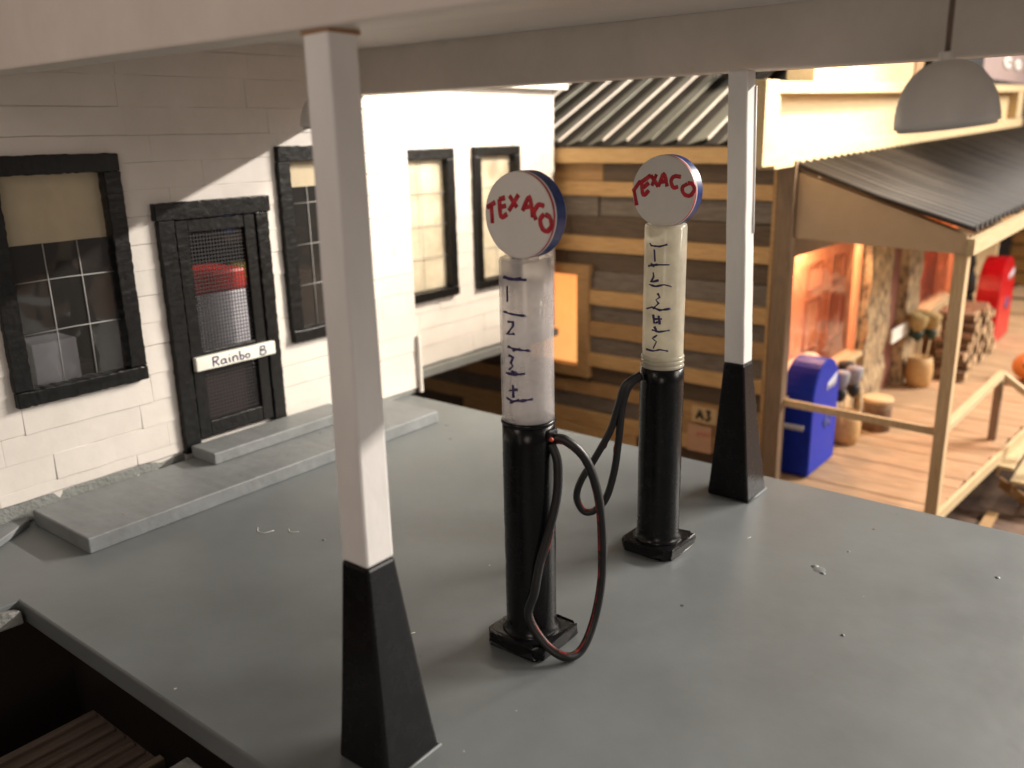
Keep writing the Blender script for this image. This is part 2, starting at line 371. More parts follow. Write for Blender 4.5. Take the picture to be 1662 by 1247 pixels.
def window(x0, x1, y, z0, z1, fw, parent, nv, nh, blind=None, label=None, lit=False):
    wv = bpy.data.objects.new('window', None); COL.objects.link(wv); wv.location = (x0, y, z0); wv.parent = parent
    wv.matrix_parent_inverse = Matrix.Translation(-Vector(parent_world(parent)))
    if label: wv['label'] = label
    bm = nb(); yo = y-.075
    box(bm, (x0+.004, yo, z1-fw), (x1-.004, y+.03, z1), 0, (.0045, .0008, .0045), .028)
    box(bm, (x0+.004, yo-.012, z0), (x1-.004, y+.03, z0+fw*.85), 0, (.0045, .0008, .0045), .028)
    box(bm, (x0, yo+.004, z0+fw*.85+.001), (x0+fw, y+.03, z1-fw-.001), 0, (.0045, .0008, .0045), .028)
    box(bm, (x1-fw, yo+.004, z0+fw*.85+.001), (x1, y+.03, z1-fw-.001), 0, (.0045, .0008, .0045), .028)
    link('frame', bm, M_blackf, wv, bevel=.008)
    bm = nb(); yy = y-.008
    box(bm, (x0+fw-.01, yy, z0+fw-.02), (x1-fw+.01, yy+.004, z1-fw+.01)); link('pane', bm, M_glass, wv)
    bm = nb()
    top = blind if (blind and not lit) else z1-fw
    for i in range(1, nv+1):
        xx = x0+fw+(x1-x0-2*fw)*i/(nv+1); tube(bm, [(xx, yy-.004, z0+fw-.01), (xx+.004, yy-.004, (z0+top)/2), (xx, yy-.004, top)], .0045, 6)
    for i in range(1, nh+1):
        zz = z0+fw+(z1-z0-2*fw)*i/(nh+1)
        if zz > top: continue
        tube(bm, [(x0+fw, yy-.005, zz), ((x0+x1)/2, yy-.005, zz+.005), (x1-fw, yy-.005, zz)], .0045, 6)
    link('muntin', bm, M_line, wv)
    if blind: boxes('blind', [((x0+fw*.6, y+.022, blind), (x1-fw*.6, y+.028, z1-fw*.6))], M_blind if not lit else lit, wv, bevel=0, jit=.004, seg=.2)
    return wv
window(-.73, .255, 0, .85, 2.56, .13, gs, 2, 3, 1.96, 'large window left of the door with half drawn cream blind')
window(1.66, 2.52, 0, .85, 2.57, .13, gs, 2, 3, 2.22, 'window right of the door, partly behind the near post')
M_wb = mat('backlit_blind', (.74, .66, .50), .7, scale=1.6, col2=(.45, .38, .26), contrast=(.35, .6))  # paler mottled cream paints the backlight in, no lamp stands behind
window(3.58, 4.63, .65, .79, 2.49, .12, gs, 1, 3, .9, 'left window of the bright wing with cream curtain', M_wb)
window(5.0, 5.87, .65, .79, 2.49, .11, gs, 1, 3, .9, 'right window of the bright wing with cream curtain', M_wb)
# things seen in the rooms
tag(boxes('white_carton', [((-.36, .45, .82), (-.02, .75, 1.17))], M_cool), 'pale carton on a shelf behind the large window', 'box')
for (x, z, c, h, lb) in [(1.85, 1.76, (.02,.03,.12), .34, 'navy tin high on the shelf behind the right window'), (2.15, 1.76, (.03,.04,.13), .28, 'shorter navy tin beside the taller one behind the right window'), (1.95, 1.31, (.55,.42,.05), .16, 'small yellow tin on the middle shelf behind the right window'), (2.25, 1.31, (.25,.04,.03), .25, 'dull red tin on the middle shelf behind the right window')]:
    bm = nb(); lathe(bm, [(.09, 0), (.095, .01), (.095, h-.02), (.085, h)], (x, 1.1, z), 20)
    tag(link('tin', bm, mat('tin_paint', c, .5)), lb, 'tin', 'tins on the shelves behind the window')
fr = empty('drinks_cooler', (1.3, .6, 0), 'white cooler with a red top seen through the door screen', 'cooler')
boxes('cabinet', [((.98, .40, 0), (1.54, .9, 1.34))], M_cool, fr, bevel=.02)
boxes('lid', [((.90, .37, 1.342), (1.54, .92, 1.53))], M_coolr, fr, bevel=.03)
lamp('cooler_fill', 'POINT', (1.5, .22, 2.75), 9, (1, .9, .8), .08)  # added fill light that shows the cooler behind the screen
# door
dr = bpy.data.objects.new('door', None); COL.objects.link(dr); dr.location = (.5, 0, .2); dr.parent = gs; dr.matrix_parent_inverse = Matrix.Translation(-Vector((1.2, 0, 0)))
bm = nb()
box(bm, (.49, -.075, .14), (.63, .03, 2.04), 0, (.0045, .0008, .0045), .028); box(bm, (1.385, -.075, .17), (1.51, .03, 2.04), 0, (.0045, .0008, .0045), .028); box(bm, (.47, -.088, 2.041), (1.53, .03, 2.175), 0, (.0045, .0008, .0045), .028)
link('door_frame', bm, M_blackf, dr, bevel=.008)
bm = nb(); y0, y1 = -.062, -.012
box(bm, (.64, y0, .23), (.75, y1, 2.03), 0, (.002, .0006, .002), .03); box(bm, (1.27, y0, .23), (1.375, y1, 2.03), 0, (.002, .0006, .002), .03)
box(bm, (.751, y0+.004, 1.93), (1.269, y1, 2.03), 0, (.002, .0006, .002), .03); box(bm, (.751, y0+.004, .90), (1.269, y1, .96), 0, (.002, .0006, .002), .03); box(bm, (.751, y0+.004, .23), (1.269, y1, .36), 0, (.002, .0006, .002), .03)
link('door_leaf', bm, M_blackf, dr, bevel=.006)
bm = nb()
for i in range(1, 18): xx = .75+.52*i/18; box(bm, (xx-.0032, -.034, .36), (xx+.0032, -.030, 1.93))
for i in range(1, 52): zz = .36+1.57*i/52; box(bm, (.75, -.039, zz-.0032), (1.27, -.0345, zz+.0032))
link('screen_mesh', bm, mat('screen_wire', (.022, .022, .024), .5), dr)
boxes('lower_panel', [((.75, .02, .3), (1.27, .03, .90))], mat('lower_panel_brown', (.055, .03, .028), .7), dr)
bm = nb(); box(bm, (.645, -.115, .815), (1.425, -.065, .93), 0, .002, .1)
pb = link('push_bar', bm, M_letter, dr, bevel=.01)
def ink(name, strokes, m, parent, r, flat, sub=4):
    bm = nb()
    for s in strokes: tube(bm, spline(s, sub) if len(s) > 2 else s, r, 8, flat, .3, .12)
    return link(name, bm, m, parent, smooth=True)
# hand lettering 'Rainbo B' as strokes in (u, v) units, 1 = letter height
RB = [[(0,0),(0,.5),(0,1)], [(0,1),(.35,1),(.42,.78),(.3,.58),(0,.5)], [(.15,.5),(.3,.25),(.45,0)],
      [(1.0,.5),(.75,.55),(.62,.28),(.72,.05),(.98,.12)], [(1.02,.55),(1.0,.25),(1.1,.0)],
      [(1.3,.6),(1.32,.3),(1.35,0)], [(1.33,.85),(1.35,.9)],
      [(1.6,.6),(1.6,.3),(1.62,0)], [(1.61,.4),(1.8,.62),(1.95,.45),(1.98,.05)],
      [(2.2,1.05),(2.2,.5),(2.22,.02)], [(2.21,.4),(2.4,.5),(2.5,.28),(2.4,.04),(2.22,.06)],
      [(2.9,.5),(2.7,.45),(2.66,.2),(2.8,.04),(3.0,.18),(2.98,.42),(2.86,.52)],
      [(3.9,0),(3.95,.5),(4.0,1)], [(4.0,1),(4.3,.95),(4.32,.7),(3.97,.52)], [(3.97,.52),(4.35,.45),(4.4,.15),(4.2,-.02),(3.9,.02)]]
ink('lettering', [[(.80+u*.118, -.1175, .836+v*.075) for u, v in s] for s in RB], M_purple, pb, .006, (0,1,0))

# entry steps
bm = nb(); box(bm, (-.77, -.905, .001), (2.62, -.10, .115), 0, (0, .0014, .001), .06)
tag(link('long_step', bm, M_step, bevel=.01), 'long low grey step on the forecourt along the station wall', 'step')
bm = nb(); box(bm, (.52, -.42, .118), (1.98, -.092, .215), 0, (0, .0014, .001), .06)
tag(link('door_step', bm, M_step, bevel=.01), 'short grey step under the black screen door', 'step')
bm = nb(); prism(bm, [(-6, -.45, .002), (-1.09, -.30, .002), (-.80, -.10, .002), (-.80, -.03, .002), (-6, -.03, .002)], (0, 0, .05))
tag(link('wall_ledge', bm, M_step, bevel=.008), 'thin grey ledge at the wall foot left of the long step', 'ledge')
bm = nb()
box(bm, (-3.2, -1.24, -.12), (-1.36, -1.146, -.02), 0, .02, .08)
tag(link('crumbling_edge', bm, M_edge, bevel=.01), 'rough crumbly grey edge strip at the notch of the forecourt', 'edging')

# ================================================================== CANOPY
cp = empty('canopy', (.86, -3.9, 0), 'cream canopy over the pumps on two white posts with black flared feet', 'canopy')
def beam(x0, x1, z0=3.0):
    bm = nb(); box(bm, (x0, -8.6, z0), (x1, -.05, 3.395), 0, .002, .5); return link('beam', bm, M_beam, cp, bevel=.012)
beam(-1.04, -.84); beam(2.60, 2.76)
boxes('ceiling', [((-1.06, -8.7, 3.388), (2.80, .05, 3.47))], M_ceil, cp, bevel=0)
boxes('edge_beam', [((-.838, -8.6, 3.0), (2.598, -8.45, 3.395))], M_beam, cp)
def post(x, y, xt, yt, s0, s1, fb, hb=.965, sh=(0, 0)):
    """white shaft tapering up, black foot flaring down"""
    def ring(bm, cx, cy, sx, sy, z): return [bm.verts.new((cx+i*sx/2, cy+j*sy/2, z)) for i, j in ((-1,-1), (1,-1), (1,1), (-1,1))]
    def skin(bm, rs):
        bm.faces.new(rs[0][::-1]); bm.faces.new(rs[-1])
        for a, b in zip(rs, rs[1:]):
            for k in range(4): bm.faces.new((a[k], a[(k+1) % 4], b[(k+1) % 4], b[k]))
    bm = nb(); n = 12; rs = []
    for i in range(n+1):
        f = i/n; jj = lambda: random.uniform(-.0015, .0015)
        rs.append(ring(bm, x+(xt-x)*(hb+(3-hb)*f)/3+jj(), y+(yt-y)*(hb+(3-hb)*f)/3+jj(), s0+(s1-s0)*f, s0+(s1-s0)*f, hb+.001+(2.997-hb)*f))
    skin(bm, rs)
    p = link('post', bm, M_wpost, cp, bevel=.012)
    bm = nb(); rs = []; ox = (xt-x)*hb/3; oy = (yt-y)*hb/3
    for i in range(7):
        f = i/6; s = fb+(s0+.006-fb)*(f**.92); rs.append(ring(bm, x+ox*f+sh[0]*(1-f), y+oy*f+sh[1]*(1-f), s, s, .001+(hb-.001)*f))
    skin(bm, rs); link('post_foot', bm, M_black, p, bevel=.014)
    # glue bead round the foot
    bm = nb(); h = fb/2+.002; x += sh[0]; y += sh[1]
    tube(bm, [(x-h, y-h, .006), (x, y-h, .008), (x+h, y-h, .01), (x+h, y, .008), (x+h, y+h, .006)], .006, 6, None, 1, .6)
    link('glue_bead', bm, M_slab, p, smooth=True)
    return p
p1 = post(-.947, -3.886, -.947, -3.886, .152, .138, .315, .95, (.022, -.026))
p2 = post(2.70, -3.90, 2.47, -3.886, .150, .135, .325, 1.03)
p1['label'] = 'near white canopy post with black flared foot'; p2['label'] = 'far white canopy post with black flared foot'
bm = nb(); tube(bm, [(2.595, -3.965, 1.95), (2.578, -3.965, 2.2), (2.56, -3.962, 2.5), (2.535, -3.955, 2.9)], .007, 6, None, 1, .4)
link('paint_run', bm, M_wpost, p2, smooth=True)
bm = nb(); box(bm, (-1.018, -3.958, 2.985), (-.87, -3.812, 2.9985), 0, .003, .05); link('glue_seam', bm, mat('amber_glue', (.30, .16, .07), .4), p1)

def hanging_lamp(x, y, zb, r, h, label, tilt=0):
    t = empty('hanging_lamp', (x, y, zb), label, 'lamp', 'bell shades hanging from the canopy ceiling')
    prof = [(r*math.cos(a)**.85 if a < 1.5 else .035, h*math.sin(a)) for a in [k*math.pi/28 for k in range(14)]]+[(.03, h*1.0), (.026, h*1.12)]
    inner = [(max(.01, a-.012), b-.012) for a, b in prof[:-2]][::-1]
    bm = nb(); lathe(bm, inner+[(r-.012, 0)]+prof, (x, y, zb), 48, 0, False); bmesh.ops.rotate(bm, verts=bm.verts[:], cent=(x, y, zb+h), matrix=Matrix.Rotation(tilt, 3, Vector((.78, .62, 0)))); link('shade', bm, M_shade, t, smooth=True)
    bm = nb(); tube(bm, [(x, y, zb+h*1.05), (x-.004, y, zb+h*1.5), (x, y, 3.398)], .011, 8); link('cord', bm, M_cord, t)
    bm = nb(); lathe(bm, [(.02, .0), (.04, .03), (.045, .07), (.03, .1), (.012, .11)], (x, y, zb+h*.35), 16); link('bulb', bm, M_shade, t, smooth=True)
hanging_lamp(.745, -5.515, 2.635, .192, .245, 'white bell shade hanging on a cord at the right, before the far post', -.11)
hanging_lamp(1.10, -1.42, 2.71, .19, .24, 'white bell shade half hidden behind the near post')

# ================================================================== PUMPS
T1 = [[(164.1,1.983),(-166.1,1.98),(-141.5,1.979)],[(167.2,1.992),(-176.1,1.981),(-152.4,1.987)],[(175.0,1.947),(174.7,1.871)],[(164.4,1.819),(-167.6,1.812),(-144.0,1.808)],[(175.9,1.775),(-172.0,1.776),(-172.2,1.757),(171.9,1.712),(-169.5,1.719)],[(174.3,1.652),(-169.2,1.643),(-134.9,1.638)],[(-173.4,1.637),(-157.2,1.648)],[(175.6,1.609),(-173.7,1.602),(-179.5,1.573),(-174.2,1.559),(176.0,1.539)],[(165.6,1.518),(-170.4,1.516),(-147.7,1.525)],[(-178.2,1.532),(-162.9,1.523)],[(-175.1,1.463),(-174.7,1.4)],[(174.6,1.431),(-165.0,1.444)],[(165.1,1.391),(-174.3,1.38),(-131.8,1.397)],[(177.0,1.372),(-161.6,1.394)]]
T2 = [[(161.9,1.999),(168.5,1.985),(-166.5,1.983),(-146.6,1.996)],[(178.1,1.964),(-179.1,1.894)],[(160.4,1.864),(-174.4,1.876),(-139.3,1.877)],[(168.4,1.879),(179.3,1.864)],[(176.4,1.829),(178.0,1.804),(169.9,1.769),(-167.1,1.784)],[(162.0,1.754),(-176.0,1.746),(-152.3,1.759),(-131.6,1.748)],[(-169.3,1.706),(-163.0,1.683),(-173.8,1.666),(-165.5,1.646),(179.1,1.612)],[(157.0,1.605),(175.5,1.62),(-162.1,1.605),(-132.8,1.615)],[(179.5,1.575),(-176.6,1.523),(-158.4,1.539)],[(-164.7,1.571),(-161.1,1.519)],[(179.8,1.549),(-155.6,1.552)],[(177.2,1.481),(-163.5,1.472),(-134.1,1.483)],[(-176.3,1.503),(-169.7,1.478)],[(-167.5,1.451),(177.9,1.428),(-168.9,1.411),(-178.0,1.368)],[(159.0,1.353),(-177.8,1.351),(-159.3,1.363),(-136.7,1.355)]]
G1 = [[(-3.689,2.3),(-3.739,2.326)],[(-3.714,2.312),(-3.718,2.226)],[(-3.764,2.34),(-3.772,2.26),(-3.81,2.273)],[(-3.764,2.34),(-3.799,2.348)],[(-3.77,2.303),(-3.804,2.312)],[(-3.826,2.357),(-3.869,2.306)],[(-3.88,2.364),(-3.821,2.289)],[(-3.902,2.292),(-3.943,2.355),(-3.961,2.263)],[(-3.919,2.308),(-3.955,2.314)],[(-4.027,2.317),(-3.994,2.321),(-3.968,2.284),(-3.98,2.253)],[(-4.026,2.281),(-4.003,2.254),(-4.016,2.214),(-4.045,2.205),(-4.067,2.232),(-4.058,2.267),(-4.033,2.279)]]
G2 = [[(-3.687,2.292),(-3.736,2.353)],[(-3.693,2.298),(-3.714,2.211)],[(-3.743,2.347),(-3.757,2.272),(-3.795,2.3)],[(-3.737,2.342),(-3.805,2.386)],[(-3.756,2.315),(-3.793,2.343)],[(-3.805,2.386),(-3.856,2.323)],[(-3.842,2.392),(-3.813,2.327)],[(-3.856,2.323),(-3.891,2.395),(-3.914,2.324)],[(-3.874,2.349),(-3.91,2.355)],[(-4.0,2.38),(-3.958,2.382),(-3.938,2.356),(-3.954,2.319),(-3.984,2.325)],[(-4.043,2.342),(-4.011,2.32),(-4.024,2.284),(-4.063,2.277),(-4.088,2.312),(-4.072,2.342),(-4.046,2.345)]]
H1 = [(0.20,-4.0,1.17),(0.222,-4.07,1.167),(0.274,-4.152,1.071),(0.312,-4.201,0.888),(0.329,-4.222,0.65),(0.318,-4.225,0.405),(0.275,-4.21,0.19),(0.19,-4.19,0.05),(0.10,-4.15,0.035),(0.055,-4.05,0.10),(0.040,-3.96,0.235),(0.052,-3.99,0.375),(0.09,-4.0,0.533),(0.14,-4.03,0.722),(0.173,-4.05,0.891),(0.185,-4.045,1.057),(0.181,-4.01,1.15)]
H2 = [(1.41,-3.80,1.195),(1.335,-3.737,1.135),(1.313,-3.699,0.995),(1.289,-3.658,0.832),(1.242,-3.575,0.644),(1.199,-3.501,0.493),(1.186,-3.477,0.373),(1.209,-3.518,0.28),(1.245,-3.58,0.292),(1.28,-3.641,0.381),(1.304,-3.683,0.565),(1.316,-3.705,0.773),(1.326,-3.722,0.996),(1.348,-3.759,1.136),(1.41,-3.80,1.18)]
def tube_mat(name, col, milky):
    m = bpy.data.materials.new(name); m.use_nodes = True; nt = m.node_tree; N = nt.nodes; L = nt.links
    b = N['Principled BSDF']; b.inputs['Roughness'].default_value = .12; b.inputs['Coat Weight'].default_value = .3
    tc = N.new('ShaderNodeTexCoord'); n = N.new('ShaderNodeTexNoise'); n.inputs['Scale'].default_value = 5; n.inputs['Detail'].default_value = 3
    L.new(tc.outputs['Object'], n.inputs['Vector'])
    r = N.new('ShaderNodeValToRGB'); r.color_ramp.elements[0].position = .35; r.color_ramp.elements[1].position = .65
    r.color_ramp.elements[0].color = (*[c*.82 for c in col], 1); r.color_ramp.elements[1].color = (*col, 1)
    L.new(n.outputs[0], r.inputs[0]); L.new(r.outputs[0], b.inputs['Base Color'])
    tr = N.new('ShaderNodeBsdfTranslucent'); L.new(r.outputs[0], tr.inputs[0])
    tp = N.new('ShaderNodeBsdfTransparent'); tp.inputs[0].default_value = (.93, .92, .90, 1)
    x1 = N.new('ShaderNodeMixShader'); x1.inputs[0].default_value = .45; L.new(b.outputs[0], x1.inputs[1]); L.new(tr.outputs[0], x1.inputs[2])
    mr = N.new('ShaderNodeMapRange'); mr.inputs[1].default_value = .3; mr.inputs[2].default_value = .7; mr.inputs[3].default_value = milky-.13; mr.inputs[4].default_value = min(1, milky+.1)
    L.new(n.outputs[0], mr.inputs[0])
    x2 = N.new('ShaderNodeMixShader'); L.new(mr.outputs[0], x2.inputs[0]); L.new(tp.outputs[0], x2.inputs[1]); L.new(x1.outputs[0], x2.inputs[2])
    L.new(x2.outputs[0], N['Material Output'].inputs[0])
    return m
M_tube1 = tube_mat('clear_plastic_cylinder', (.80, .78, .80), .34)
M_tube2 = tube_mat('milky_plastic_cylinder', (.86, .83, .72), .48)
def pump(x, y, label, rc, zk, rt, zt, tm, marks, gx, gy, gz, gr, gt, letters, hose, cap, rough_base):
    t = empty('gas_pump', (x, y, 0), label, 'gas pump', 'hand made gas pumps on the forecourt')
    bm = nb(); h = .185; c = .045
    pts = [(x-h, y-h+c), (x-h+c, y-h), (x+h-c*.4, y-h), (x+h, y-h+c), (x+h, y+h-c), (x+h-c, y+h), (x-h+c, y+h), (x-h, y+h-c)]
    prism(bm, [(a, b, .001) for a, b in pts], (0, 0, .075)); bmesh.ops.subdivide_edges(bm, edges=bm.edges[:], cuts=2)
    for v in bm.verts: v.co += Vector([random.uniform(-1, 1)*rough_base for _ in range(3)])
    for v in bm.verts: v.co.z = max(v.co.z, .001)
    link('base_plate', bm, M_black, t, bevel=.008)
    bm = nb(); prof = [(rc+.03, .0), (rc+.012, .02), (rc, .05)]+[(rc+random.uniform(-.0012, .0012), .05+(zk-.05)*i/14) for i in range(1, 14)]+[(rc, zk), (rc*.95, zk+.004)]
    lathe(bm, prof, (x, y, .07), 48) if False else lathe(bm, [(a, b+.07 if b < .06 else b) for a, b in prof], (x, y, 0), 48); link('column', bm, M_black, t, smooth=True)
    # cylinder (a shell with wall thickness) with its end rings
    bm = nb(); ti = .012; z0 = zk+.005
    lathe(bm, [(rt-ti, z0), (rt-ti, zt-.012), (rt*.93-ti, zt-.004), (rt*.90, zt), (rt*.97, zt-.004), (rt, zt-.02), (rt, z0+.02), (rt, z0)], (x, y, 0), 56, 0, False)
    cy = link('glass_cylinder', bm, tm, t, smooth=True)
    bm = nb()
    for a in (z0, z0+.03, z0+.055) if cap else (z0,):
        lathe(bm, [(rt-.002, a), (rt+.006, a+.003), (rt+.008, a+.012), (rt+.005, a+.02), (rt-.002, a+.023)], (x, y, 0), 48, 0, True)
    link('collar', bm, tm if cap else M_black, t, smooth=True)
    # inner liner paper
    bm = nb(); lathe(bm, [(rt-.05, z0), (rt-.05, zt-.10)], (x, y, 0), 40, 0, True); link('inner_liner', bm, tm, cy, smooth=True)
    bm = nb()
    for s in marks:
        P = []
        for i, (a, z) in enumerate(s):
            if i:
                a0, zz0 = s[i-1]; da = (a-a0+180) % 360-180; n = max(1, int(abs(da)/6))
                for k in range(1, n+1): P.append((a0+da*k/n, zz0+(z-zz0)*k/n))
            else: P.append((a, z))
        pts = [Vector((x+(rt+.001)*math.cos(math.radians(a)), y+(rt+.001)*math.sin(math.radians(a)), z)) for a, z in P]
        tube(bm, pts, .0060, 7, None, 1, .45)
    link('scale_markings', bm, M_purple, cy, smooth=True)
    # globe: white discs with a blue band
    bm = nb(); n = 64; R_ = gr
    def disc(x0, x1, r0, r1, mi):
        a = [bm.verts.new((x0, gy+r0*math.cos(2*math.pi*k/n), gz+r0*math.sin(2*math.pi*k/n))) for k in range(n)]
        b = [bm.verts.new((x1, gy+r1*math.cos(2*math.pi*k/n), gz+r1*math.sin(2*math.pi*k/n))) for k in range(n)]
        for k in range(n): f = bm.faces.new((a[k], a[(k+1) % n], b[(k+1) % n], b[k])); f.material_index = mi; f.smooth = True
        return a, b
    a, _ = disc(gx, gx+.006, R_-.006, R_, 0); bm.faces.new(a)
    disc(gx+.006, gx+.022, R_, R_+.001, 1); disc(gx+.022, gx+.030, R_+.001, R_+.003, 0); disc(gx+.030, gx+gt-.012, R_+.003, R_+.003, 2); disc(gx+gt-.012, gx+gt-.006, R_+.001, R_, 0)
    _, b = disc(gx+gt-.006, gx+gt, R_, R_-.006, 0); bm.faces.new(b)
    g = link('globe', bm, [M_globe, M_redrim, M_blue], t)
    ink('lettering', [[(gx-.001, a, z) for a, z in s] for s in letters], M_red, g, .0118, (1,0,0))
    bm = nb(); box(bm, (gx+.01, gy-.05, zt-.03), (gx+gt-.01, gy+.05, gz-gr+.02)); link('globe_neck', bm, tm, g, bevel=.01)
    # hose: black lead with a red stripe lead beside it
    P = spline(hose, 8); bm = nb(); tube(bm, P, .0235, 12); ho = link('hose', bm, M_hose, t, smooth=True)
    bm = nb(); cen = sum(P, Vector())/len(P)
    tube(bm, [p+(cen-p).normalized()*.0195+Vector((-.006, -.004, 0)) for p in P], .0085, 8); link('hose_stripe', bm, M_hred, ho, smooth=True)
    if cap: return t
    a = P[0]; bm = nb(); box(bm, (a.x-.05, a.y-.02, a.z-.01), (a.x+.03, a.y+.06, a.z+.055)); nz = link('hose_fitting', bm, M_black, ho, bevel=.012)
    bm = nb(); bmesh.ops.create_icosphere(bm, subdivisions=2, radius=.012, matrix=Matrix.Translation(a+Vector((-.045, -.03, .012)))); link('fitting_tip', bm, mat('red_tip', (.55, .08, .04), .35), nz, smooth=True)
    return t
pump(.18, -3.87, 'nearer black gas pump, clear cylinder marked 1 to 4 under a red lettered globe', .134, 1.235, .132, 2.07, M_tube1, T1, .12, -3.872, 2.268, .201, .115, G1, H1, False, .004)
pump(1.55, -3.87, 'farther black gas pump, milky cylinder under a red lettered globe beside the far post', .136, 1.225, .126, 2.105, M_tube2, T2, 1.47, -3.885, 2.295, .205, .105, G2, H2, True, .006)

# ================================================================== GENERAL STORE
st = empty('general_store', (6.9, -2.4, -1.62), 'plank sided wooden store with a cream false front and covered porch', 'building')
# plank side wall facing the pumps, with an orange lit window
_T, _U, _G, _D = M_tan, M_tan2, M_grey, M_dgrey
rows = [_D, _T, _G, _D, _T, _D, _G, _T, _G, _U, _G, _T, _D, _U, _G, _T, _D]
umats = [M_tan, M_tan2, M_grey, M_dgrey]
z = 2.235; bm = nb()
for i, m in enumerate(rows):
    h = .226*random.uniform(.9, 1.1)*(.9 if m in (_T, _U) else 1.1); z0 = z-h
    y = -2.36
    while y < 5.2:
        L_ = random.uniform(1.6, 3.4); y1 = min(y+L_, 5.2)
        mi = umats.index(m if random.random() < .88 else random.choice(umats))
        off = random.uniform(0, .05)+(.035 if mi < 2 else 0)
        for a, b in [(y, y1)]:
            segs = [(a, b)]
            if z > -.55 and z0 < .74:
                segs = [(s, e) for s, e in ((a, min(b, .36)), (max(a, 1.3), b)) if e-s > .02]
            for s, e in segs: box(bm, (6.93-off, s+.003, z0+.004), (6.99, e-.003, z-.004), mi, .004, .4)
        y = y1
    z = z0
zbot = z
box(bm, (6.97, -2.36, zbot), (7.02, .36, 2.235), 3); box(bm, (6.97, 1.3, zbot), (7.02, 5.2, 2.235), 3); box(bm, (6.97, .36, .74), (7.02, 1.3, 2.235), 3); box(bm, (6.97, .36, zbot), (7.02, 1.3, -.55), 3)
link('plank_wall', bm, umats, st, bevel=.008)
wn = bpy.data.objects.new('window', None); COL.objects.link(wn); wn.location = (6.9, .4, .1); wn.parent = st; wn.matrix_parent_inverse = Matrix.Translation(-Vector(st.location)); wn['label'] = 'orange lit window in the plank side wall'
pieces('frame', [((6.83, .20, -.54), (6.96, .38, .74)), ((6.83, 1.28, -.54), (6.96, 1.42, .74)), ((6.82, .18, .742), (6.96, 1.44, .88)), ((6.80, .18, -.70), (6.96, 1.44, -.542))], M_tan2, wn)
boxes('lit_pane', [((6.94, .38, -.54), (6.95, 1.28, .74))], M_litpane, wn, bevel=0)
pieces('eave_board', [((6.76, -2.33, 2.24), (6.88, 5.3, 2.455))], M_eave, st)
# metal side roof: troughs and ribs up the slope, gap shade and rib highlights coloured in
bm = nb(); sl = .457; x0, x1 = 6.74, 12.5
def rp(x, y, dz=0): return (x, y, 2.47+sl*(x-6.74)+dz)
prism(bm, [rp(x0, -2.30), rp(x1, -2.30), rp(x1, 5.4), rp(x0, 5.4)], (0, 0, -.03), 1)
y = -2.28; k = 0
while y < 5.3:
    wd = random.uniform(.20, .26)
    prism(bm, [rp(x0-.03, y, .085), rp(x1, y, .085), rp(x1, y+wd, .012), rp(x0-.03, y+wd, .012)], (0, 0, -.012), 0)
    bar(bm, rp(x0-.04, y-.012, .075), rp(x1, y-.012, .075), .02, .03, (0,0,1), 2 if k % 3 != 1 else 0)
    y += wd+.13; k += 1
link('side_roof', bm, [M_metal, M_metald, M_metall], st)
# corner posts
boxes('corner_post', [((6.80, -2.62, -2.4), (6.96, -2.42, 2.28))], M_brown, st, jit=.006, seg=.5)
boxes('corner_post', [((6.80, -2.415, -2.4), (6.865, -2.365, 2.22))], M_tan2, st, jit=.003, seg=.5)
# false front sign board (recessed panel in a frame), slightly crooked like the model
def slope_board(bm, xa, xb, ya, yb, za0, za1, zb0, zb1, mi=0):
    vs = [bm.verts.new(p) for p in ((xa, ya, za0), (xa, ya, za1), (xa, yb, za1), (xa, yb, za0), (xb, ya, zb0), (xb, ya, zb1), (xb, yb, zb1), (xb, yb, zb0))]
    for f in ((0,1,2,3), (7,6,5,4), (0,4,5,1), (3,2,6,7), (1,5,6,2), (0,3,7,4)): bm.faces.new([vs[i] for i in f]).material_index = mi
ff = bpy.data.objects.new('false_front', None); COL.objects.link(ff); ff.location = (6.5, -2.47, 2.3); ff.parent = st; ff.matrix_parent_inverse = Matrix.Translation(-Vector(st.location))
bm = nb(); slope_board(bm, 6.22, 20.2, -2.40, -2.34, 2.25, 3.10, 2.63, 3.42); link('panel', bm, M_cream, ff)
for q in ((6.24, 20.3, -2.60, -2.401, 2.985, 3.11, 3.30, 3.44), (6.24, 20.3, -2.60, -2.401, 2.20, 2.40, 2.56, 2.74), (5.88, 6.235, -2.61, -2.401, 2.24, 3.115, 2.24, 3.12), (6.27, 6.40, -2.56, -2.401, 2.405, 2.984, 2.405, 2.984), (19.6, 20.2, -2.58, -2.401, 2.745, 3.28, 2.745, 3.30)):
    bm = nb(); slope_board(bm, *q); link('frame', bm, M_cream, ff, bevel=.008)
boxes('upper_board', [((7.95, -2.33, 3.16), (12.2, -1.98, 4.1))], M_cream, ff)
boxes('upper_post', [((12.3, -2.33, 3.3), (12.75, -2.0, 4.3))], M_tan2, ff)
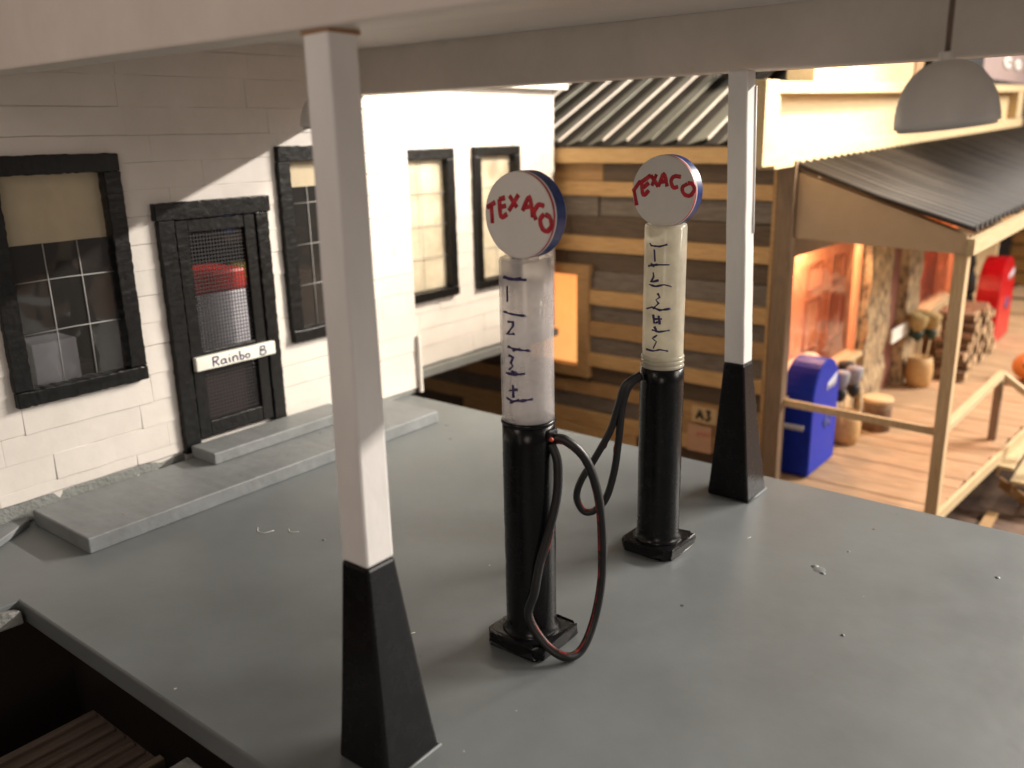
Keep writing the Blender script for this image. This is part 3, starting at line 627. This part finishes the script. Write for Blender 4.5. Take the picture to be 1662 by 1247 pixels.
# porch roof
pr = bpy.data.objects.new('porch_roof', None); COL.objects.link(pr); pr.location = (7, -3.4, 2); pr.parent = st; pr.matrix_parent_inverse = Matrix.Translation(-Vector(st.location))
bm = nb(); nx = 520; xa, xb = 6.84, 20.4
prev = None
for i in range(nx+1):
    x = xa+(xb-xa)*i/nx; ph = (x-xa)/.235; wv = .042*math.sin(2*math.pi*ph)
    f = (x-xa)/(xb-xa); zt = 2.235+.30*f; zo = 1.60+.20*f
    row = [bm.verts.new((x, -2.605, zt+wv)), bm.verts.new((x, -3.5, (zt+zo)/2+wv-.01)), bm.verts.new((x, -4.50, zo+wv))]
    if prev:
        for k in range(2):
            fc_ = bm.faces.new((prev[k], prev[k+1], row[k+1], row[k])); fc_.smooth = True
    prev = row
o = link('corrugated_sheet', bm, M_corr, pr); sm = o.modifiers.new('solid', 'SOLIDIFY'); sm.thickness = .014
bm = nb(); prism(bm, [(6.87, -2.63, 2.15), (6.87, -4.44, 1.53), (6.87, -4.44, 1.335), (6.87, -2.63, 1.41)], (.07, 0, 0)); link('side_board', bm, mat('side_board_wood', (.60, .43, .27), .6, scale=3, bump=.2, col2=(.53, .37, .22)), pr)
bm = nb(); slope_board(bm, 6.86, 20, -4.52, -4.445, 1.335, 1.50, 1.42, 1.66); link('front_board', bm, M_cream, pr)
bm = nb()
bm.free()
for k in range(10): x = 7.6+k*1.3; bm = nb(); prism(bm, [(x, -2.63, 2.03), (x, -4.44, 1.42), (x, -4.44, 1.30), (x, -2.63, 1.90)], (.08, 0, 0)); link('rafter', bm, M_pine, pr)
# porch front posts
def porch_post(x):
    bm = nb(); box(bm, (x, -4.46, -1.62), (x+.15, -4.33, 1.333), 0, .004, .4); return link('porch_post', bm, M_pine, st, bevel=.006)
porch_post(6.90); porch_post(20.0)
# deck
bm = nb(); x = 6.9; i = 0
while x < 22:
    wd = random.uniform(.30, .36); yf = -4.40-.07*(x-6.9)*1.0 if x < 11.5 else -4.72
    zz = -1.62+random.uniform(-.006, .006)
    box(bm, (x+.004, yf+random.uniform(-.02, .02), zz-.09), (x+wd-.004, -2.30, zz)); x += wd
link('deck', bm, M_deck, st, bevel=.006)
bm = nb(); slope_board(bm, 6.9, 11.5, 0, 0, 0, 0, 0, 0) if False else None
bm.free(); bm = nb(); prism(bm, [(6.88, -4.405, -1.74), (11.5, -4.74, -1.74), (11.5, -4.79, -1.74), (6.88, -4.455, -1.74)], (0, 0, .13)); link('deck_edge', bm, M_cream, st)
boxes('deck_skirt', [((7.05, -4.2, -2.4), (21, -4.1, -1.75)), ((6.95, -4.2, -2.4), (7.04, -2.7, -1.72))], M_dark, st, bevel=0)
# facade below the porch roof
fa = bpy.data.objects.new('facade', None); COL.objects.link(fa); fa.location = (10, -2.47, -1.6); fa.parent = st; fa.matrix_parent_inverse = Matrix.Translation(-Vector(st.location))
boxes('header', [((7.0, -2.47, 1.12), (20.2, -2.35, 2.25))], M_brown, fa)
pieces('wainscot', [((6.97, -2.50, -1.62), (10.1, -2.38, -.66)), ((12.95, -2.50, -1.62), (20.2, -2.38, -.66))], M_pine, fa)
pieces('sill', [((6.97, -2.58, -.658), (10.1, -2.36, -.58)), ((12.95, -2.58, -.658), (17.0, -2.36, -.58))], M_cream, fa)
boxes('pillar', [((10.05, -2.60, -1.62), (11.15, -2.40, 1.118))], M_bark, fa, jit=.03, seg=.25)
boxes('pillar', [((12.15, -2.60, -1.62), (12.95, -2.40, 1.118))], M_bark, fa, jit=.03, seg=.25)
boxes('bright_wall', [((15.9, -2.47, -.58), (20.2, -2.37, 1.118))], M_cream, fa)
dd = boxes('store_door', [((11.16, -2.44, -1.6), (12.14, -2.38, 1.05))], M_rdoor, fa)
boxes('push_bar', [((11.25, -2.66, -.72), (12.75, -2.62, -.50))], M_letter, dd)
for (a, b, lb) in ((7.02, 10.03, 'wide orange lit window left of the store door'), (12.97, 15.88, 'orange lit window right of the store door')):
    wv = bpy.data.objects.new('shop_window', None); COL.objects.link(wv); wv.location = (a, -2.45, -.58); wv.parent = fa; wv.matrix_parent_inverse = Matrix.Translation(-Vector(parent_world(fa))); wv['label'] = lb
    boxes('pane', [((a, -2.43, -.58), (b, -2.425, 1.115))], M_glass, wv, bevel=0)
    pieces('frame', [((a, -2.47, -.578), (a+.08, -2.36, 1.115)), ((b-.08, -2.47, -.578), (b, -2.36, 1.115))], M_peach, wv)
# lit shop room behind the windows
rm = boxes('shop_room', [((7.1, -1.9, -1.6), (17, -1.85, 2.0)), ((7.08, -2.3, -1.62), (17, -1.9, -1.60)), ((7.08, -2.3, 1.9), (17, -1.9, 1.95)), ((7.04, -2.3, -1.6), (7.09, -1.9, 1.9)), ((17, -2.3, -1.6), (17.05, -1.9, 1.95))], M_peach, st, bevel=0)
bm = nb()
for cx in (9.65, 10.65, 15.2):
    for (za, zb) in ((-.6, .2), (.32, .74)):
        for a, b in (((cx-.30, za), (cx-.24, zb)), ((cx+.24, za), (cx+.30, zb)), ((cx-.235, za), (cx+.235, za+.05)), ((cx-.235, zb-.05), (cx+.235, zb))):
            box(bm, (a[0], -1.925, a[1]), (b[0], -1.905, b[1]))
link('cupboard_trim', bm, M_peachd, rm)
tag(boxes('pale_box', [((7.3, -2.25, -1.598), (9.3, -1.95, -.50))], mat('pale_box_paint', (.85, .72, .60), .5), None, bevel=.1), 'pale box just inside the wide orange store window', 'counter')  # plain box for the whitish shape behind the pane
lamp('shop_bulb', 'POINT', (8.9, -2.12, 1.3), 200, (1, .60, .36), .1)
lamp('shop_bulb', 'POINT', (13.6, -2.12, 1.3), 200, (1, .52, .30), .1)
lamp('porch_bulb', 'POINT', (9.6, -3.6, 1.25), 30, (1, .72, .42), .12)
# railings
rl = bpy.data.objects.new('railing', None); COL.objects.link(rl); rl.location = (6.9, -4, -1); rl.parent = st; rl.matrix_parent_inverse = Matrix.Translation(-Vector(st.location))
bm = nb(); bar(bm, (6.91, -2.62, -.585), (6.95, -4.33, -.635), .05, .085); link('side_rail', bm, M_pine, rl)
bm = nb(); bar(bm, (7.052, -4.40, -.63), (10.22, -4.42, -.70), .09, .085); link('front_rail', bm, M_cream, rl, bevel=.005)
bm = nb(); bar(bm, (10.2, -4.42, -.70), (10.2, -5.75, -1.62), .09, .085); link('stair_rail', bm, M_cream, rl, bevel=.005)
boxes('rail_post', [((10.02, -4.47, -1.62), (10.14, -4.37, -.75))], M_brown, rl)
# stairs
sr = bpy.data.objects.new('stairs', None); COL.objects.link(sr); sr.location = (11, -5, -2); sr.parent = st; sr.matrix_parent_inverse = Matrix.Translation(-Vector(st.location))
for k in range(4):
    boxes('tread', [((9.42, -4.82-.2*k, -1.80-.18*k), (12.4, -4.60-.2*k, -1.75-.18*k))], M_cream, sr)
    boxes('riser', [((9.46, -4.64-.2*k, -1.93-.18*k), (12.35, -4.62-.2*k, -1.802-.18*k))], M_pine, sr)
for xx in (9.5, 12.2):
    bm = nb(); prism(bm, [(xx, -4.66, -1.94), (xx, -5.45, -2.395), (xx, -5.2, -2.395), (xx, -4.66, -2.08)], (.05, 0, 0)); link('stringer', bm, M_tan2, sr)
tag(boxes('ground_plank', [((8.3, -4.75, -2.398), (9.2, -4.62, -2.33))], M_tan2), 'narrow brown plank on the ground below the porch stairs', 'plank').rotation_euler = (0, 0, -.0)

# ------------------------------------------------------------------ things on the porch
def mailbox(x, y, z, sx, sy, h, m, label):
    t = empty('mailbox', (x, y, z), label, 'mailbox', 'round topped mailboxes on the store porch')
    bm = nb(); n = 16; r = sx/2; pts = [(x, y, z+.03), (x+sx, y, z+.03)]+[(x+r+r*math.cos(math.pi*k/n), y, z+h-r*1.0+r*1.0*math.sin(math.pi*k/n)) for k in range(n+1)]
    prism(bm, pts, (0, sy, 0)); link('body', bm, m, t, bevel=.02)
    boxes('foot', [((x+.04, y+.03, z), (x+sx-.04, y+sy-.03, z+.03))], m, t)
    rr = h*.015
    if h < 2:
        ink('lettering', [[(x+sx*(.52+.06*k), y-.003, z+h*(.72+.02*(k % 2))), (x+sx*(.54+.06*k), y-.003, z+h*(.79+.01*k))] for k in range(6)], M_wmark, t, rr, (0,1,0))
        ink('lettering', [[(x-.003, y+sy*(.85-.11*k), z+h*.42), (x-.003, y+sy*(.82-.11*k), z+h*.47)] for k in range(6)], M_wmark, t, rr*.9, (1,0,0))
        ink('emblem', [[(x+sx*.45, y-.003, z+h*.42), (x+sx*.6, y-.003, z+h*.50), (x+sx*.72, y-.003, z+h*.44)], [(x+sx*.5, y-.003, z+h*.38), (x+sx*.62, y-.003, z+h*.43), (x+sx*.7, y-.003, z+h*.38)]], mat('dark_blue_mark', (.05, .07, .22), .5), t, rr*1.2, (0,1,0))
    else:
        boxes('plate', [((x+sx*.62, y-.012, z+h*.62), (x+sx*.88, y-.002, z+h*.76))], M_wmark, t)
mailbox(7.17, -2.89, -1.62, .92, .40, 1.46, M_mblue, 'blue round topped mailbox behind the side rail of the porch')
mailbox(15.95, -3.32, -1.62, 1.45, .42, 1.70, M_mred, 'red round topped mailbox beyond the firewood stack')
def stump(x, y, z, r, h, label, m, mt):
    t = empty('stump', (x, y, z), label, 'stump')
    bm = nb(); lathe(bm, [(r*.95, 0), (r, h*.3), (r*.97, h*.7), (r*1.02, h)], (x, y, z), 24); link('trunk', bm, m, t, smooth=True)
    bm = nb(); lathe(bm, [(r*1.03, 0), (r*1.05, .03), (r*1.0, .06)], (x, y, z+h), 24); link('seat', bm, mt, t)
stump(9.62, -2.98, -1.615, .20, .42, 'round wooden stump on the porch beside the store door', M_log, M_pine)
def broom(x, y, z, h, lean, head_m, tip_m, label, grp):
    t = empty('broom', (x, y, z), label, 'broom', grp)
    bm = nb(); tx, ty = x+lean[0], y+lean[1]; tube(bm, [(x, y, z), ((x+tx)/2, (y+ty)/2, z+h*.35), (tx, ty, z+h*.7)], .016, 8); link('handle', bm, M_pine, t, smooth=True)
    bm = nb(); lathe(bm, [(.03, 0), (.07, .04), (.085, .12), (.075, .17)], (tx, ty, z+h*.68), 14); link('binding', bm, head_m, t, smooth=True)
    k_ = .75 if grp.startswith('brushes') else 1
    bm = nb(); lathe(bm, [(.075*k_, 0), (.12*k_, .1), (.15*k_, .22), (.13*k_, .25)], (tx, ty, z+h*.68+.171), 14); link('bristles', bm, tip_m, t, smooth=True)
def barrel(x, y, z, r, h, label):
    bm = nb(); lathe(bm, [(r*.8, 0), (r*.95, h*.25), (r, h*.5), (r*.95, h*.75), (r*.85, h), (r*.78, h), (r*.78, h*.5)], (x, y, z), 28)
    tag(link('barrel', bm, M_tan, smooth=True), label, 'barrel')
barrel(12.3, -2.86, -1.612, .22, .5, 'tan barrel holding straw brooms right of the store door')
for k, (dx, dy) in enumerate([(-.12, .02), (.02, -.08), (.14, .06), (.0, .12)]):
    broom(12.3+dx*.6, -2.86+dy*.6, -1.55, 1.10, (dx*1.3, dy*.8), M_green, M_straw, 'upturned straw broom with dark green binding in the tan barrel', 'straw brooms in the barrel')
barrel(8.80, -2.80, -1.612, .20, .45, 'tan barrel half hidden behind the blue mailbox')
M_gbr = mat('grey_bristle', (.30, .30, .34), .8, bump=.4)
for k, (dx, dy, lb) in enumerate([(-.14, .0, 'grey headed brush leaning left behind the blue mailbox'), (.04, -.05, 'grey headed brush in the middle of the barrel behind the blue mailbox'), (.15, .08, 'grey headed brush leaning right behind the blue mailbox')]):
    broom(8.80+dx*.6, -2.80+dy*.6, -1.55, .90, (dx*1.2-.1, dy*.8), M_ink, M_gbr if k < 2 else M_ink, lb, 'brushes behind the blue mailbox')
# firewood stack: logs lie across the porch, ends to the front
cnt = 0
for row in range(7):
    x = 12.95+row*.09+(.09 if row % 2 else 0); z = -1.60+.085+row*.15
    while x < 15.75-row*.14:
        r = random.uniform(.065, .10); L_ = random.uniform(.45, .6); yy = -3.38+random.uniform(-.08, .05)
        n = random.choice((5, 6, 7, 8)); bm = nb(); ph = random.uniform(0, 6)
        a = [bm.verts.new((x+r*random.uniform(.8, 1.15)*math.cos(ph+2*math.pi*k/n), yy, z+r*random.uniform(.8, 1.1)*math.sin(ph+2*math.pi*k/n))) for k in range(n)]
        b = [bm.verts.new((v.co.x, yy+L_, v.co.z)) for v in a]
        bm.faces.new(a).material_index = 1; bm.faces.new(b[::-1]).material_index = 1
        for k in range(n): bm.faces.new((a[k], a[(k+1) % n], b[(k+1) % n], b[k]))
        tag(link('firewood_log', bm, [M_log, M_logend]), 'split log in the firewood stack beneath the orange window', 'log', 'logs in the firewood stack'); cnt += 1
        x += r*2.1
# dark slim item by the bright wall
bm = nb(); lathe(bm, [(.10, 0), (.14, .1), (.12, .35), (.07, .5), (.10, .62), (.06, .8), (.02, .92)], (15.95, -2.75, -.62), 14)
lathe(bm, [(.12, 0), (.12, .95)], (15.95, -2.75, -1.6), 14)
tag(link('iron_stove', bm, M_ink, smooth=True), 'slim dark iron piece standing left of the red mailbox', 'stove')
# pumpkin at the picture edge
bm = nb(); n = 30; rr = []
for i in range(9):
    th = math.pi*i/8; rr.append([bm.verts.new((13.6+.30*math.sin(th)*(1+.06*math.cos(6*2*math.pi*k/n))*math.cos(2*math.pi*k/n), -4.33+.30*math.sin(th)*(1+.06*math.cos(6*2*math.pi*k/n))*math.sin(2*math.pi*k/n), -1.35+.24*math.cos(th))) for k in range(n)])
for i in range(8):
    for k in range(n): bm.faces.new((rr[i][k], rr[i][(k+1) % n], rr[i+1][(k+1) % n], rr[i+1][k]))
pk = tag(link('pumpkin', bm, M_pump, smooth=True), 'orange pumpkin on the porch deck at the right picture edge', 'pumpkin')
bm = nb()
for dy, dz in ((.05, .06), (-.08, .06)): bmesh.ops.create_icosphere(bm, subdivisions=1, radius=.045, matrix=Matrix.Translation((13.33, -4.33+dy, -1.35+dz)))
link('eye', bm, M_ink, pk)
# notices on the plank wall
n1 = tag(boxes('paper_notice', [((6.795, -1.80, -1.02), (6.80, -1.45, -.80))], M_paper, None, bevel=0), 'upper paper notice with black letters on the plank wall', 'notice', 'notices on the plank wall')
ink('lettering', [[(6.792, -1.52-a*.16, -.97+b*.12) for a, b in s] for s in ([(0,0),(.3,1)], [(.3,1),(.6,0)], [(.15,.4),(.45,.4)], [(.85,1),(1.15,1),(1.0,.55)], [(1.0,.55),(1.2,.3),(1.0,0),(.8,.1)])], M_ink, n1, .016, (1,0,0))
n2 = tag(boxes('paper_notice', [((6.795, -1.74, -1.42), (6.80, -1.40, -1.06))], mat('pinkish_paper', (.55, .32, .20), .7), None, bevel=0), 'lower pinkish paper notice with red writing on the plank wall', 'notice', 'notices on the plank wall')
ink('lettering', [[(6.792, -1.55-.05*k, -1.2), (6.792, -1.56-.05*k, -1.14)] for k in range(4)], M_red, n2, .007, (1,0,0))
# far shop sign and log cabin
sg = empty('shop_sign', (17, -2.3, 3.3), 'mauve shop sign board with white letters above the false front', 'sign')
boxes('board', [((16.9, -2.36, 3.50), (24, -2.28, 4.6))], M_purp, sg)
boxes('board_edge', [((16.85, -2.40, 3.40), (24, -2.24, 3.498)), ((13.0, -2.40, 3.35), (16.7, -2.24, 4.6))], M_ink, sg)
def L3(x0, pts): return [(x0+a*.62, -2.375, 3.80+b*.15) for a, b in pts]
ink('lettering', [L3(18.75, [(1,.9),(.5,1),(0,.5),(.5,0),(1,.1)]), L3(19.95, [(.5,1),(0,.5),(.5,0),(1,.5),(.5,1)]), L3(21.2, [(0,1),(0,.2),(.5,0),(1,.2),(1,1)])], M_letter, sg, .05, (0,1,0))
cb = empty('log_cabin', (23, -3, -1.6), 'yellow log cabin with a dark doorway beyond the red mailbox', 'cabin')
bm = nb()
for k in range(12): bar(bm, (21.9, -9, -1.1+k*.34), (21.9, -2.45, -1.1+k*.34), .3, .33)
link('log_wall', bm, M_yellow, cb, bevel=.08)
boxes('doorway', [((21.70, -5.4, -1.62), (21.74, -3.25, -.35))], M_ink, cb)  # black panel painting the shade inside the opening
boxes('lintel', [((21.68, -5.6, -.34), (21.74, -2.9, .0))], M_tan2, cb)
boxes('terrace', [((20.4, -9, -1.78), (24, -2.4, -1.64))], M_deck, cb)
